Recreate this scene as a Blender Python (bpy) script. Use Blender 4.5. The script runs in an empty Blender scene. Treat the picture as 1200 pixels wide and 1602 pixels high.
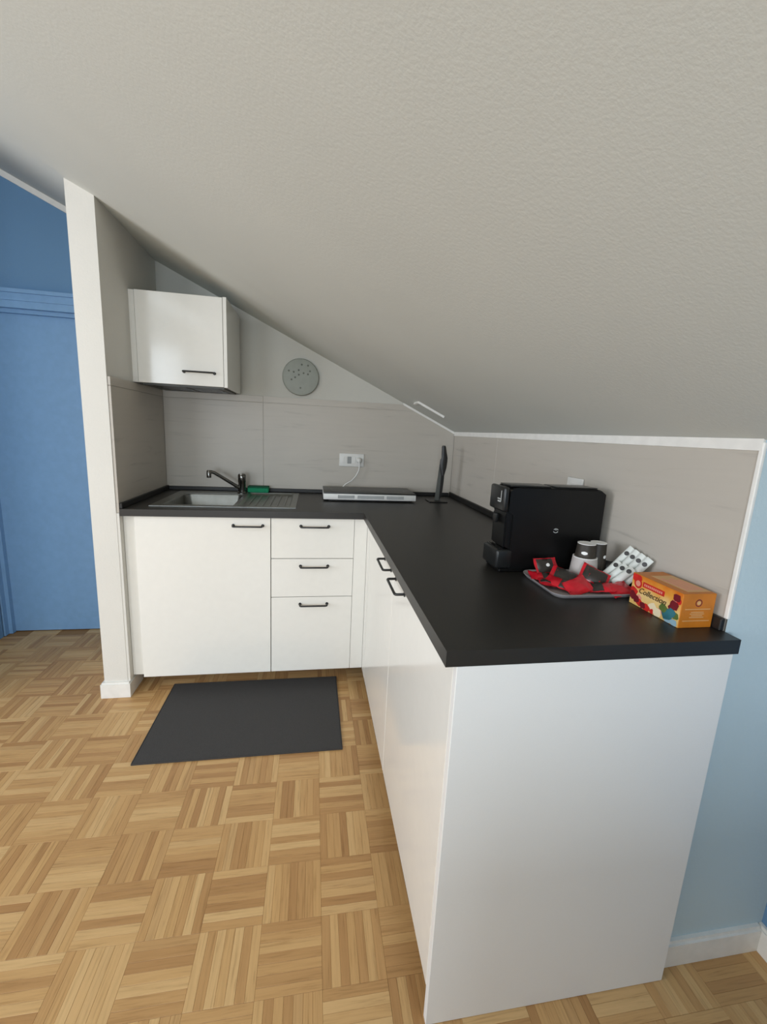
import bpy, bmesh, math, random
from mathutils import Vector, Matrix, Euler
random.seed(7)
S = bpy.context.scene
COL = S.collection
PI = math.pi

# ------------------------------------------------------------------ camera
CAM = (-0.89175, -2.64224, 1.30832)
RT = Vector((0.98585678, -0.16042052, 0.04849403))
UP = Vector((-0.017265, 0.19060408, 0.98151516))
FW = Vector((0.16669834, 0.96847062, -0.18513867))
FPX = 659.7
cd = bpy.data.cameras.new('camera')
cam = bpy.data.objects.new('camera', cd); COL.objects.link(cam)
m = Matrix((RT, UP, -FW)).transposed().to_4x4(); m.translation = Vector(CAM)
cam.matrix_world = m
cd.sensor_fit = 'VERTICAL'; cd.sensor_height = 36.0; cd.lens = 36.0*FPX/1602.0
cd.clip_start = 0.02
S.camera = cam

# ------------------------------------------------------------------ light
w = bpy.data.worlds.new('world'); S.world = w; w.use_nodes = True
w.node_tree.nodes['Background'].inputs[0].default_value = (0.75, 0.85, 1.0, 1)
w.node_tree.nodes['Background'].inputs[1].default_value = 0.3
def area(name, loc, target, sx, sy, power, color):
    l = bpy.data.lights.new(name, 'AREA'); l.shape = 'RECTANGLE'; l.size = sx; l.size_y = sy
    l.energy = power; l.color = color
    o = bpy.data.objects.new(name, l); COL.objects.link(o); o.location = loc
    o.rotation_euler = (Vector(target)-Vector(loc)).to_track_quat('-Z', 'Y').to_euler()
    return o
SKY = (-2.4, -2.9)                       # centre of the roof window (x, y), on the slope behind the camera
area('window_light_left', (-4.45, -2.4, 1.45), (0, -2.4, 1.45), 1.9, 1.5, 60, (0.95, 0.99, 1.07))
area('window_light_rear', (-1.6, -4.95, 1.15), (-1.6, 0, 1.15), 1.0, 0.9, 38, (0.85, 0.97, 1.08))
area('window_light_rear_left', (-3.35, -4.95, 1.6), (-3.35, 0, 1.6), 1.1, 1.5, 32, (0.87, 0.975, 1.08))
area('roof_window_light', (SKY[0]-.02*.427, SKY[1], 1.332-.472*SKY[0]+.04), (SKY[0]-.472, SKY[1], 1.332-.472*SKY[0]+.04-1), 1.1, .75, 15, (0.87, 0.975, 1.08))
S.view_settings.view_transform = 'Standard'
S.view_settings.look = 'None'
S.view_settings.gamma = 1.0
S.view_settings.use_curve_mapping = False
S.view_settings.exposure = 0.0

# ------------------------------------------------------------------ materials
def lin(c):
    return tuple(((x/255)/12.92 if x/255 <= 0.04045 else ((x/255+0.055)/1.055)**2.4) for x in c)+(1,)
class NT:
    def __init__(s, name):
        s.m = bpy.data.materials.new(name); s.m.use_nodes = True
        s.t = s.m.node_tree; s.b = s.t.nodes['Principled BSDF']
    def n(s, ty, **k):
        x = s.t.nodes.new(ty)
        for a, v in k.items(): setattr(x, a, v)
        return x
    def l(s, a, b): s.t.links.new(a, b)
    def noise(s, scale, detail=3, vec=None, rough=.5, dist=0):
        x = s.n('ShaderNodeTexNoise'); x.inputs['Scale'].default_value = scale
        x.inputs['Detail'].default_value = detail; x.inputs['Roughness'].default_value = rough
        x.inputs['Distortion'].default_value = dist
        if vec is not None: s.l(vec, x.inputs['Vector'])
        return x
    def ramp(s, fac, stops):
        x = s.n('ShaderNodeValToRGB'); e = x.color_ramp.elements
        while len(e) < len(stops): e.new(0.5)
        for q, (p, c) in zip(e, stops): q.position = p; q.color = c
        s.l(fac, x.inputs[0]); return x
    def bump(s, h, strength=.2, dist=.01):
        x = s.n('ShaderNodeBump'); x.inputs['Strength'].default_value = strength
        x.inputs['Distance'].default_value = dist
        s.l(h, x.inputs['Height']); s.l(x.outputs[0], s.b.inputs['Normal'])
    def coords(s, scale=(1, 1, 1)):
        tc = s.n('ShaderNodeTexCoord'); mp = s.n('ShaderNodeMapping'); mp.inputs['Scale'].default_value = scale
        s.l(tc.outputs['Object'], mp.inputs[0]); return mp.outputs[0]
def plain(name, rgb, rough=.5, metal=0, bump=0, bscale=200, var=.04, spec=.5):
    k = NT(name); c = lin(rgb); v = k.coords()
    nz = k.noise(bscale if bump else 30, 3, v)
    a = tuple(max(0, x*(1-var)) for x in c[:3])+(1,); b = tuple(min(1, x*(1+var)) for x in c[:3])+(1,)
    r = k.ramp(nz.outputs[0], [(.3, a), (.7, b)]); k.l(r.outputs[0], k.b.inputs['Base Color'])
    k.b.inputs['Roughness'].default_value = rough; k.b.inputs['Metallic'].default_value = metal
    k.b.inputs['Specular IOR Level'].default_value = spec
    if bump: k.bump(nz.outputs[0], bump, .004)
    return k.m
def plaster(name, rgb, scale=90, strength=.35):
    k = NT(name); c = lin(rgb); v = k.coords()
    n1 = k.noise(scale, 5, v, .6); n2 = k.noise(2.2, 2, v)
    r = k.ramp(n2.outputs[0], [(.3, tuple(x*.965 for x in c[:3])+(1,)), (.7, c)])
    k.l(r.outputs[0], k.b.inputs['Base Color']); k.b.inputs['Roughness'].default_value = .85
    k.b.inputs['Specular IOR Level'].default_value = .25
    k.bump(n1.outputs[0], strength, .006); return k.m
def tile_mat(name, rgb):
    k = NT(name); c = lin(rgb); v = k.coords((1.2, 1.2, 16))
    n1 = k.noise(2.2, 5, v, .6, .6)
    r = k.ramp(n1.outputs[0], [(.28, tuple(x*.80 for x in c[:3])+(1,)), (.4, tuple(x*.96 for x in c[:3])+(1,)), (.75, c)])
    k.l(r.outputs[0], k.b.inputs['Base Color']); k.b.inputs['Roughness'].default_value = .38
    k.b.inputs['Specular IOR Level'].default_value = .4
    n2 = k.noise(60, 3, v); k.bump(n2.outputs[0], .05, .003); return k.m
def oak(name):
    k = NT(name)
    uv = k.n('ShaderNodeUVMap'); uv.uv_map = 'UVMap'
    oi = k.n('ShaderNodeObjectInfo'); ge = k.n('ShaderNodeNewGeometry')
    ad = k.n('ShaderNodeMath', operation='ADD'); k.l(oi.outputs['Random'], ad.inputs[0]); k.l(ge.outputs['Random Per Island'], ad.inputs[1])
    fr = k.n('ShaderNodeMath', operation='FRACT'); k.l(ad.outputs[0], fr.inputs[0])
    mu = k.n('ShaderNodeMath', operation='MULTIPLY'); k.l(fr.outputs[0], mu.inputs[0]); mu.inputs[1].default_value = 57.3
    cb = k.n('ShaderNodeCombineXYZ'); k.l(mu.outputs[0], cb.inputs[0]); k.l(mu.outputs[0], cb.inputs[1]); k.l(mu.outputs[0], cb.inputs[2])
    va = k.n('ShaderNodeVectorMath', operation='ADD'); k.l(uv.outputs[0], va.inputs[0]); k.l(cb.outputs[0], va.inputs[1])
    mp = k.n('ShaderNodeMapping'); mp.inputs['Scale'].default_value = (8, 150, 1); k.l(va.outputs[0], mp.inputs[0])
    n1 = k.noise(1.0, 4, mp.outputs[0], .6, .5)
    tone = k.ramp(fr.outputs[0], [(0, lin((176, 132, 84))), (.3, lin((194, 151, 99))), (.6, lin((203, 161, 107))), (.9, lin((215, 177, 124))), (1, lin((182, 138, 88)))])
    gr = k.ramp(n1.outputs[0], [(.30, (.70, .66, .60, 1)), (.46, (.93, .92, .90, 1)), (.62, (1, 1, 1, 1))])
    mx = k.n('ShaderNodeMix', data_type='RGBA', blend_type='MULTIPLY'); mx.inputs[0].default_value = .9
    k.l(tone.outputs[0], mx.inputs[6]); k.l(gr.outputs[0], mx.inputs[7])
    k.l(mx.outputs[2], k.b.inputs['Base Color'])
    k.b.inputs['Roughness'].default_value = .42; k.b.inputs['Specular IOR Level'].default_value = .4
    k.bump(n1.outputs[0], .08, .002); return k.m

M = {}
M['ceiling'] = plaster('ceiling_stucco', (208, 210, 203), 150, .10)
M['white_wall'] = plaster('white_wall_paint', (226, 223, 215), 120, .15)
M['grey_wall'] = plaster('niche_wall_paint', (205, 203, 194), 120, .15)
M['blue_wall'] = plaster('blue_wall_paint', (112, 150, 186), 120, .15)
M['pale_blue_wall'] = plaster('pale_blue_wall_paint', (200, 218, 224), 120, .15)
M['blue_door'] = plain('blue_door_lacquer', (126, 166, 206), .45)
M['trim'] = plain('white_trim', (238, 236, 230), .45)
M['tile'] = tile_mat('grey_veined_tile', (195, 188, 177))
M['grout'] = plain('tile_grout', (176, 171, 162), .9)
M['front'] = plain('white_lacquered_front', (240, 238, 231), .13, var=.01)
M['carcass'] = plain('white_carcass', (232, 230, 224), .4, var=.01)
M['panel'] = plain('white_end_panel', (236, 236, 234), .38, bump=.04, bscale=500, var=.01)
M['top'] = plain('black_worktop_laminate', (39, 37, 34), .40, bump=.05, bscale=900, var=.12)
M['strip'] = plain('black_upstand', (26, 25, 24), .45)
M['black'] = plain('black_metal', (28, 27, 26), .4)
M['steel'] = plain('brushed_steel', (142, 143, 139), .36, 1, var=.06)
M['chrome'] = plain('dark_chrome', (120, 118, 114), .18, 1)
M['green'] = plain('green_sponge', (26, 140, 98), .9, bump=.5, bscale=400)
M['mat'] = plain('charcoal_mat', (67, 65, 64), .95, bump=.6, bscale=700, var=.25)
M['glass_top'] = plain('black_glass', (44, 45, 42), .34)
M['white_plastic'] = plain('white_plastic', (226, 225, 220), .4)
M['grey_plastic'] = plain('grey_plastic', (150, 152, 150), .5)
M['vent_plastic'] = plain('grey_vent_plastic', (158, 162, 153), .55)
M['dark_hole'] = plain('vent_hole', (112, 116, 107), .8)
M['machine'] = plain('black_machine_plastic', (12, 12, 12), .38, spec=.3)
M['machine_gloss'] = plain('dark_grey_machine_plastic', (30, 31, 31), .28, spec=.4)
M['silver'] = plain('pale_print', (190, 192, 190), .5)
M['tray'] = plain('grey_tray', (176, 172, 172), .4)
M['red'] = plain('red_foil', (200, 26, 42), .26, var=.15)
M['sachet_dark'] = plain('dark_foil', (52, 48, 44), .35, var=.2)
M['cup_dark'] = plain('dark_printed_paper', (54, 48, 40), .55, var=.15)
M['cup_grey'] = plain('pale_printed_paper', (188, 182, 178), .6)
M['paper'] = plain('white_paper', (250, 250, 247), .6)
M['milk'] = plain('white_sachet_paper', (226, 230, 224), .5)
M['oak'] = oak('oak_parquet')
M['subfloor'] = plain('dark_joint_filler', (158, 118, 74), .8)
M['knife_grey'] = plain('smoked_grey_plastic', (92, 94, 90), .3)
M['plinth'] = plain('plinth', (150, 148, 144), .5)
M['hood'] = plain('dark_grey_hood_metal', (74, 74, 70), .45, .3)
def box_front_mat():
    k = NT('tea_box_front_print')
    tc = k.n('ShaderNodeTexCoord'); sp = k.n('ShaderNodeSeparateXYZ'); k.l(tc.outputs['Object'], sp.inputs[0])
    nz = k.noise(28, 3, tc.outputs['Object'])
    a = k.n('ShaderNodeMath', operation='MULTIPLY'); k.l(sp.outputs['Z'], a.inputs[0]); a.inputs[1].default_value = 9.0
    b = k.n('ShaderNodeMath', operation='MULTIPLY_ADD'); k.l(nz.outputs[0], b.inputs[0]); b.inputs[1].default_value = .5; k.l(a.outputs[0], b.inputs[2])
    r = k.ramp(b.outputs[0], [(.30, lin((232, 188, 110))), (.55, lin((240, 206, 138))), (.78, lin((232, 160, 62))), (1, lin((214, 106, 24)))])
    k.l(r.outputs[0], k.b.inputs['Base Color']); k.b.inputs['Roughness'].default_value = .4; return k.m
M['box_front'] = box_front_mat()
M['box_orange'] = plain('orange_card', (206, 122, 30), .45, var=.1)
M['box_pale'] = plain('pale_print_panel', (222, 176, 120), .5)
M['fr_red'] = plain('red_print', (206, 42, 34), .45, var=.2)
M['fr_dark'] = plain('dark_red_print', (112, 24, 34), .45, var=.2)
M['fr_pink'] = plain('pink_print', (232, 150, 130), .45)
M['fr_cream'] = plain('cream_print', (246, 228, 190), .45)
M['fr_teal'] = plain('teal_print', (52, 108, 118), .45, var=.3)
M['fr_green'] = plain('green_print', (92, 112, 52), .45, var=.2)
M['fr_blue'] = plain('pale_blue_print', (150, 182, 196), .45)
M['ink'] = plain('dark_ink', (58, 42, 22), .6)

# ------------------------------------------------------------------ mesh helpers
def box(bm, x0, x1, y0, y1, z0, z1, bev=0, seg=2):
    r = bmesh.ops.create_cube(bm, size=1)
    vs = r['verts']
    for v in vs: v.co = Vector(((x0+x1)/2+v.co.x*(x1-x0), (y0+y1)/2+v.co.y*(y1-y0), (z0+z1)/2+v.co.z*(z1-z0)))
    if bev:
        es = list({e for v in vs for e in v.link_edges})
        bmesh.ops.bevel(bm, geom=es, offset=bev, segments=seg, affect='EDGES', profile=.5)
def prism(bm, pts, axis, a, b):
    """extrude the 2-D outline pts along axis from a to b"""
    def p3(p, t):
        return {'x': (t, p[0], p[1]), 'y': (p[0], t, p[1]), 'z': (p[0], p[1], t)}[axis]
    A = [bm.verts.new(p3(p, a)) for p in pts]; B = [bm.verts.new(p3(p, b)) for p in pts]
    bm.faces.new(A); bm.faces.new(B[::-1])
    n = len(pts)
    for i in range(n): bm.faces.new((A[i], B[i], B[(i+1) % n], A[(i+1) % n]))
def tube(bm, pts, rad, seg=8, cap=True):
    pts = [Vector(p) for p in pts]; rings = []
    up0 = None
    for i, p in enumerate(pts):
        d = (pts[min(i+1, len(pts)-1)]-pts[max(i-1, 0)]).normalized()
        if up0 is None:
            up0 = d.orthogonal().normalized()
        else:
            up0 = (up0-d*up0.dot(d)).normalized()
        s = d.cross(up0); rr = rad[i] if isinstance(rad, (list, tuple)) else rad
        rings.append([bm.verts.new(p+up0*math.cos(2*PI*j/seg)*rr+s*math.sin(2*PI*j/seg)*rr) for j in range(seg)])
    for a, b in zip(rings, rings[1:]):
        for j in range(seg): bm.faces.new((a[j], a[(j+1) % seg], b[(j+1) % seg], b[j]))
    if cap: bm.faces.new(rings[0][::-1]); bm.faces.new(rings[-1])
def lathe(bm, prof, seg=24, axis='z', org=(0, 0, 0)):
    """prof: list of (radius, height)"""
    rings = []
    def pos(r, h, a):
        c, s = r*math.cos(a), r*math.sin(a)
        v = {'z': (c, s, h), 'y': (c, h, s), 'x': (h, c, s)}[axis]
        return Vector(org)+Vector(v)
    for r, h in prof:
        rings.append([bm.verts.new(pos(max(r, 1e-5), h, 2*PI*j/seg)) for j in range(seg)])
    for a, b in zip(rings, rings[1:]):
        for j in range(seg): bm.faces.new((a[j], a[(j+1) % seg], b[(j+1) % seg], b[j]))
    bm.faces.new(rings[0][::-1]); bm.faces.new(rings[-1])
def grid_slab(bm, xs, ys, mask, z0, z1):
    """slab made of the cells where mask(i,j); inner cells share their vertices, so holes get clean walls"""
    V = {}
    def v(i, j, k):
        if (i, j, k) not in V: V[i, j, k] = bm.verts.new((xs[i], ys[j], (z0, z1)[k]))
        return V[i, j, k]
    def on(i, j): return 0 <= i < len(xs)-1 and 0 <= j < len(ys)-1 and mask(i, j)
    for i in range(len(xs)-1):
        for j in range(len(ys)-1):
            if not on(i, j): continue
            bm.faces.new((v(i, j, 1), v(i+1, j, 1), v(i+1, j+1, 1), v(i, j+1, 1)))
            bm.faces.new((v(i, j, 0), v(i, j+1, 0), v(i+1, j+1, 0), v(i+1, j, 0)))
            for (di, dj, a, b) in ((-1, 0, (i, j), (i, j+1)), (1, 0, (i+1, j), (i+1, j+1)), (0, -1, (i, j), (i+1, j)), (0, 1, (i, j+1), (i+1, j+1))):
                if not on(i+di, j+dj): bm.faces.new((v(*a, 0), v(*b, 0), v(*b, 1), v(*a, 1)))
def rrect(x0, x1, y0, y1, r, n=5):
    out = []
    for cx, cy, a0 in ((x1-r, y1-r, 0), (x0+r, y1-r, PI/2), (x0+r, y0+r, PI), (x1-r, y0+r, 1.5*PI)):
        for k in range(n+1):
            a = a0+PI/2*k/n; out.append((cx+r*math.cos(a), cy+r*math.sin(a)))
    return out
def loops(bm, rings, cap0=True, cap1=True):
    R = [[bm.verts.new(p) for p in ring] for ring in rings]
    n = len(R[0])
    for a, b in zip(R, R[1:]):
        for j in range(n): bm.faces.new((a[j], a[(j+1) % n], b[(j+1) % n], b[j]))
    if cap0: bm.faces.new(R[0][::-1])
    if cap1: bm.faces.new(R[-1])
def link(name, bm, mat, parent=None, smooth=None, loc=None):
    bmesh.ops.recalc_face_normals(bm, faces=bm.faces)
    me = bpy.data.meshes.new(name); bm.to_mesh(me); bm.free()
    if smooth:
        for p in me.polygons: p.use_smooth = True
        me.set_sharp_from_angle(angle=math.radians(smooth))
    if mat: me.materials.append(mat)
    o = bpy.data.objects.new(name, me); COL.objects.link(o)
    if parent is not None: o.parent = parent
    if loc: o.location = loc
    return o
def obj(name, mat, fn, parent=None, smooth=None, rel=None):
    """build in world coordinates; rel = origin that the mesh is stored relative to (parent's place by default)"""
    bm = bmesh.new(); fn(bm)
    org = Vector((0, 0, 0))
    if parent is not None:
        q = parent
        while q: org += q.location; q = q.parent
    elif rel: org = Vector(rel)
    if org.length: bmesh.ops.translate(bm, verts=bm.verts, vec=-org)
    return link(name, bm, mat, parent, smooth, rel if parent is None else None)
def tag(o, label, cat, group=None):
    o['label'] = label; o['category'] = cat
    if group: o['group'] = group
    return o
def thing(name, loc, label, cat, group=None):
    o = bpy.data.objects.new(name, None); COL.objects.link(o); o.location = loc; o.empty_display_size = .05
    return tag(o, label, cat, group)
def struct(name, mat, fn, parent=None, smooth=None):
    o = obj(name, mat, fn, parent, smooth)
    if parent is None: o['kind'] = 'structure'
    return o

# ------------------------------------------------------------------ dimensions (metres)
W = 1.738            # kitchen niche inner width (pillar tile face at x=-W)
ZT = 0.918           # worktop top
TH = 0.032
D1, D2, L = 0.639, 0.643, 1.958
YE = -1.922          # end of the knee wall, plane of the facing wall
ZK = 1.332; SL = 0.472
def zc(x): return ZK-SL*x
XL, XR, YR = -4.6, 0.31, -5.05
YB = 0.06            # blue wall plane
XF = -3.9            # where the ceiling stops rising

# ------------------------------------------------------------------ room shell
fl = struct('floor', M['subfloor'], lambda b: box(b, XL-.1, XR+.15, YR-.1, .25, -.12, -.004))
def slope(b, x0, x1, y0, y1, h=0):
    prism(b, [(x0, zc(x0)+h), (x1, zc(x1)+h), (x1, zc(x1)+.15), (x0, zc(x0)+.15)], 'y', y0, y1)
HX0, HX1, HY0, HY1 = SKY[0]-.55*.904, SKY[0]+.55*.904, SKY[1]-.40, SKY[1]+.40
def ceiling(b):
    slope(b, HX1, XR+.15, YR-.1, -.69); slope(b, XF, HX0, YR-.1, -.69)
    slope(b, HX0, HX1, YR-.1, HY0); slope(b, HX0, HX1, HY1, -.69)
    slope(b, -1.853, XR+.15, -.69, .25); slope(b, XF, -1.853, -.69, .25, .02)
    box(b, XL-.1, XF, YR-.1, -.69, zc(XF), zc(XF)+.15); box(b, XL-.1, XF, -.69, .25, zc(XF)+.02, zc(XF)+.15)
struct('ceiling', M['ceiling'], ceiling)
struct('wall_back', M['grey_wall'], lambda b: prism(b, [(-1.85, 0), (.12, 0), (.12, zc(.12)), (-1.85, zc(-1.85))], 'y', .010, .12))
struct('wall_right', M['grey_wall'], lambda b: prism(b, [(.010, 0), (.12, 0), (.12, zc(.12)), (.010, zc(.010))], 'y', YE+.001, .009))
def end_wall(b):
    prism(b, [(0, 0), (XR, 0), (XR, zc(XR)), (0, zc(0)-.001)], 'y', YE-.0004, YE+.0006)
    prism(b, [(.121, 0), (XR, 0), (XR, zc(XR)), (.121, zc(.121))], 'y', YE+.0006, YE+.10)
struct('wall_end', M['pale_blue_wall'], end_wall)
struct('wall_side', M['blue_wall'], lambda b: prism(b, [(XR, 0), (XR+.1, 0), (XR+.1, zc(XR+.1)), (XR, zc(XR))], 'y', YR, YE+.1))
struct('wall_partition', M['white_wall'], lambda b: prism(b, [(-1.852, 0), (-1.75, 0), (-1.75, zc(-1.75)), (-1.852, zc(-1.852))], 'y', -.64, .009))
# blue wall around its door
DX0, DX1, DZ = -2.69, -1.90, 1.86
def bluewall(b):
    zt = lambda x: (zc(x) if x > XF else zc(XF))+.02
    prism(b, [(XL, 0), (DX0, 0), (DX0, zt(DX0)), (XF, zt(XF)), (XL, zt(XF))], 'y', YB, .2)
    prism(b, [(DX0, DZ), (DX1, DZ), (DX1, zt(DX1)), (DX0, zt(DX0))], 'y', YB, .2)
    prism(b, [(DX1, 0), (-1.853, 0), (-1.853, zt(-1.853)), (DX1, zt(DX1))], 'y', YB, .2)
struct('wall_blue', M['blue_wall'], bluewall)
struct('wall_corridor', M['blue_wall'], lambda b: prism(b, [(-2.79, 0), (-2.695, 0), (-2.695, zc(-2.695)+.0), (-2.79, zc(-2.79)+.0)], 'y', -.80, .0175))
# windows that let the daylight in, left and rear (outside the frame)
def wall_with_hole(b, axis, a0, a1, h0, h1, z0, z1, ztop, t0, t1):
    def q(u0, u1, zz0, zz1):
        if axis == 'x': box(b, t0, t1, u0, u1, zz0, zz1)
        else: box(b, u0, u1, t0, t1, zz0, zz1)
    q(a0, h0, 0, ztop); q(h1, a1, 0, ztop); q(h0, h1, 0, z0); q(h0, h1, z1, ztop)
struct('wall_left', M['white_wall'], lambda b: wall_with_hole(b, 'x', YR, .2, -3.4, -1.4, .65, 2.25, zc(XF), XL-.1, XL))
def rear_wall(b):
    zt = lambda x: zc(x) if x > XF else zc(XF)
    def col(x0, x1, z0):
        prism(b, [(x0, z0), (x1, z0), (x1, zt(x1)), (x0, zt(x0))], 'y', YR-.1, YR)
    box(b, XL-.1, XF, YR-.1, YR, 0, zc(XF)); col(XF, -4.0, 0) if XF < -4.0 else None
    for x0, x1, z0, z1 in ((-3.9, -2.8, .85, 2.35), (-2.1, -1.1, .70, 1.60)):
        box(b, x0, x1, YR-.1, YR, 0, z0); col(x0, x1, z1)
    col(-2.8, -2.1, 0); col(-1.1, XR+.1, 0)
struct('wall_rear', M['white_wall'], rear_wall)
def winframe(b, axis, t, a0, a1, z0, z1):
    def q(u0, u1, zz0, zz1):
        if axis == 'x': box(b, t-.03, t+.03, u0, u1, zz0, zz1)
        else: box(b, u0, u1, t-.03, t+.03, zz0, zz1)
    q(a0, a0+.06, z0, z1); q(a1-.06, a1, z0, z1); q(a0, a1, z0, z0+.06); q(a0, a1, z1-.06, z1); q((a0+a1)/2-.04, (a0+a1)/2+.04, z0, z1)
struct('window_1', M['trim'], lambda b: winframe(b, 'x', XL-.05, -3.4, -1.4, .65, 2.25))
struct('window_2', M['trim'], lambda b: winframe(b, 'y', YR-.05, -2.1, -1.1, .70, 1.60))
struct('window_4', M['trim'], lambda b: winframe(b, 'y', YR-.05, -3.9, -2.8, .85, 2.35))

def roof_frame(b):
    for x0, x1, y0, y1 in ((HX0, HX0+.05, HY0, HY1), (HX1-.05, HX1, HY0, HY1), (HX0+.05, HX1-.05, HY0, HY0+.05), (HX0+.05, HX1-.05, HY1-.05, HY1)):
        prism(b, [(x0, zc(x0)+.06), (x1, zc(x1)+.06), (x1, zc(x1)+.12), (x0, zc(x0)+.12)], 'y', y0, y1)
struct('window_3', M['trim'], roof_frame)

# blue door with its casing
dr = struct('door_1', M['blue_door'], lambda b: box(b, DX0+.003, DX1-.003, .087, .125, .004, DZ-.004, .002))
def casing(b):
    c = .075
    box(b, DX0-c, DX0, .028, .059, 0, DZ+c); box(b, DX1, DX1+.045, .028, .059, 0, DZ+c)
    box(b, DX0, DX1, .028, .059, DZ, DZ+c)
    box(b, DX0-c-.012, DX1+.045, .018, .059, DZ+c-.001, DZ+c+.018)
    box(b, DX0-c-.004, DX1+.045, .022, .059, DZ+.036, DZ+.046)
    box(b, DX0-.0, DX0+.02, .059, .0865, 0, DZ); box(b, DX1-.02, DX1, .059, .0865, 0, DZ); box(b, DX0, DX1, .059, .0865, DZ-.02, DZ)
struct('trim_1', M['blue_door'], casing)
# light bead where the corridor wall meets the sloping ceiling
struct('trim_2', M['trim'], lambda b: prism(b, [(-1.853, zc(-1.853)+.019), (XF, zc(XF)+.019), (XF, zc(XF)-.012), (-1.853, zc(-1.853)-.012)], 'y', YB-.012, YB))
# white bead over the tiles: along the knee wall, up the slope, down its free end
struct('trim_3', M['trim'], lambda b: prism(b, [(.009, 1.3275), (-.004, 1.333), (-.004, 1.309), (.009, 1.306)], 'y', YE+.002, -.006))
struct('trim_4', M['trim'], lambda b: prism(b, [(-.345, zc(-.345)-.001), (-.345, zc(-.345)-.014), (.0, zc(0)-.014), (.0, zc(0)-.001)], 'y', -.004, .009))
struct('trim_5', M['trim'], lambda b: box(b, -.003, .005, YE-.001, YE+.009, .947, 1.326, .002))

# wall tiles: large slabs, each its own piece, joints recessed to the grout behind
def tiles(parent, specs):
    for fn in specs: obj('wall_tile', M['tile'], fn, parent)
wb = bpy.data.objects['wall_back']; wr = bpy.data.objects['wall_right']; wp = bpy.data.objects['wall_partition']
obj('grout', M['grout'], lambda b: prism(b, [(-W+.0, .88), (0, .88), (.0, zc(0)-.014), (-.34, 1.4835), (-W, 1.4835)], 'y', .0025, .0098), wb)
g = .0010; T1 = 1.484; T0 = 1.447; XJ = -1.187
xs1 = -(T1-.014-ZK)/SL; xs0 = -(T0-.014-ZK)/SL
tiles(wb, [lambda b: box(b, -W, XJ-g, 0, .0095, .90, T0-g, .0008, 1), lambda b: box(b, -W, XJ-g, 0, .0095, T0+g, T1, .0008, 1),
           lambda b: prism(b, [(XJ+g, .90), (-.001, .90), (-.001, zc(0)-.014), (xs0, T0-g), (XJ+g, T0-g)], 'y', 0, .0095),
           lambda b: prism(b, [(XJ+g, T0+g), (xs0-.005, T0+g), (xs1, T1), (XJ+g, T1)], 'y', 0, .0095)])
obj('grout', M['grout'], lambda b: box(b, .0025, .0098, YE+.006, -.0, .88, 1.309), wr)
def rt(y0, y1): return lambda b: box(b, 0, .0095, y0+g, y1-g, .90, 1.3085, .0008, 1)
tiles(wr, [rt(-.66, -.001), rt(YE+.009, -.66)])
obj('grout', M['grout'], lambda b: box(b, -1.7498, -1.7405, -.63, -.001, .88, 1.484), wp)
def pt(y0, y1, z0, z1): return lambda b: box(b, -1.7495, -W, y0+g, y1-g, z0, z1, .0008, 1)
tiles(wp, [pt(-.638, -.001, .90, T0-g), pt(-.638, -.001, T0+g, T1)])

obj('plaster_base', M['white_wall'], lambda b: box(b, -1.7499, -W-.0005, -.6385, -.001, .0785, .899), wp)
# baseboards
def bb(b, x0, x1, y0, y1): box(b, x0, x1, y0, y1, .0005, .078, .004, 1)
def base_part(b):
    prism(b, rect_ring := [(-1.866, -.654), (-1.736, -.654), (-1.736, -.50), (-1.7495, -.50), (-1.7495, -.6405), (-1.8525, -.6405), (-1.8525, -.20), (-1.866, -.20)], 'z', .0005, .070)
    prism(b, [(-1.861, -.649), (-1.741, -.649), (-1.741, -.50), (-1.7495, -.50), (-1.7495, -.6405), (-1.8525, -.6405), (-1.8525, -.20), (-1.861, -.20)], 'z', .070, .078)
struct('baseboard_partition', M['trim'], base_part)
struct('baseboard_end', M['trim'], lambda b: (box(b, .004, XR-.0145, YE-.014, YE-.0005, .0005, .066), box(b, .004, XR-.0145, YE-.009, YE-.0005, .066, .076)))
struct('baseboard_side', M['trim'], lambda b: (box(b, XR-.014, XR-.0005, YR+.1, YE-.001, .0005, .066), box(b, XR-.009, XR-.0005, YR+.1, YE-.001, .066, .076)))

# ------------------------------------------------------------------ parquet: basket weave of oak strips
PS = .157; NS = 7; SW = PS/NS
def strip_mesh(bm, uvl, M4):
    l, wd, c = PS/2-.0002, SW/2-.00015, .0005
    co = [(-l, -wd, -.004), (l, -wd, -.004), (l, wd, -.004), (-l, wd, -.004), (-l, -wd, -c), (l, -wd, -c), (l, wd, -c), (-l, wd, -c),
          (-l+c, -wd+c, 0), (l-c, -wd+c, 0), (l-c, wd-c, 0), (-l+c, wd-c, 0)]
    v = [bm.verts.new(M4 @ Vector(p)) for p in co]
    for f in ((8, 9, 10, 11), (4, 5, 9, 8), (5, 6, 10, 9), (6, 7, 11, 10), (7, 4, 8, 11), (0, 1, 5, 4), (1, 2, 6, 5), (2, 3, 7, 6), (3, 0, 4, 7)):
        fc = bm.faces.new([v[i] for i in f])
        for lp, i in zip(fc.loops, f): lp[uvl].uv = (co[i][0], co[i][1])
def pix(p):
    d = Vector(p)-Vector(CAM); z = d.dot(FW)
    if z < .05: return None
    return 600+FPX*d.dot(RT)/z, 801-FPX*d.dot(UP)/z
def hidden(x, y):
    if x > -.645 and y > -1.975: return True            # under or behind the kitchen leg
    if x > -W-.1 and y > -.60: return True
    if -1.56 < x < -.75 and -1.09 < y < -.58: return True     # under the mat
    return False
cand = []
i0, i1 = int((XL+.848)/PS)-1, int((XR+.848)/PS)+1
j0, j1 = int((YR+1.55)/PS)-1, int((.1+1.55)/PS)+1
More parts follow.
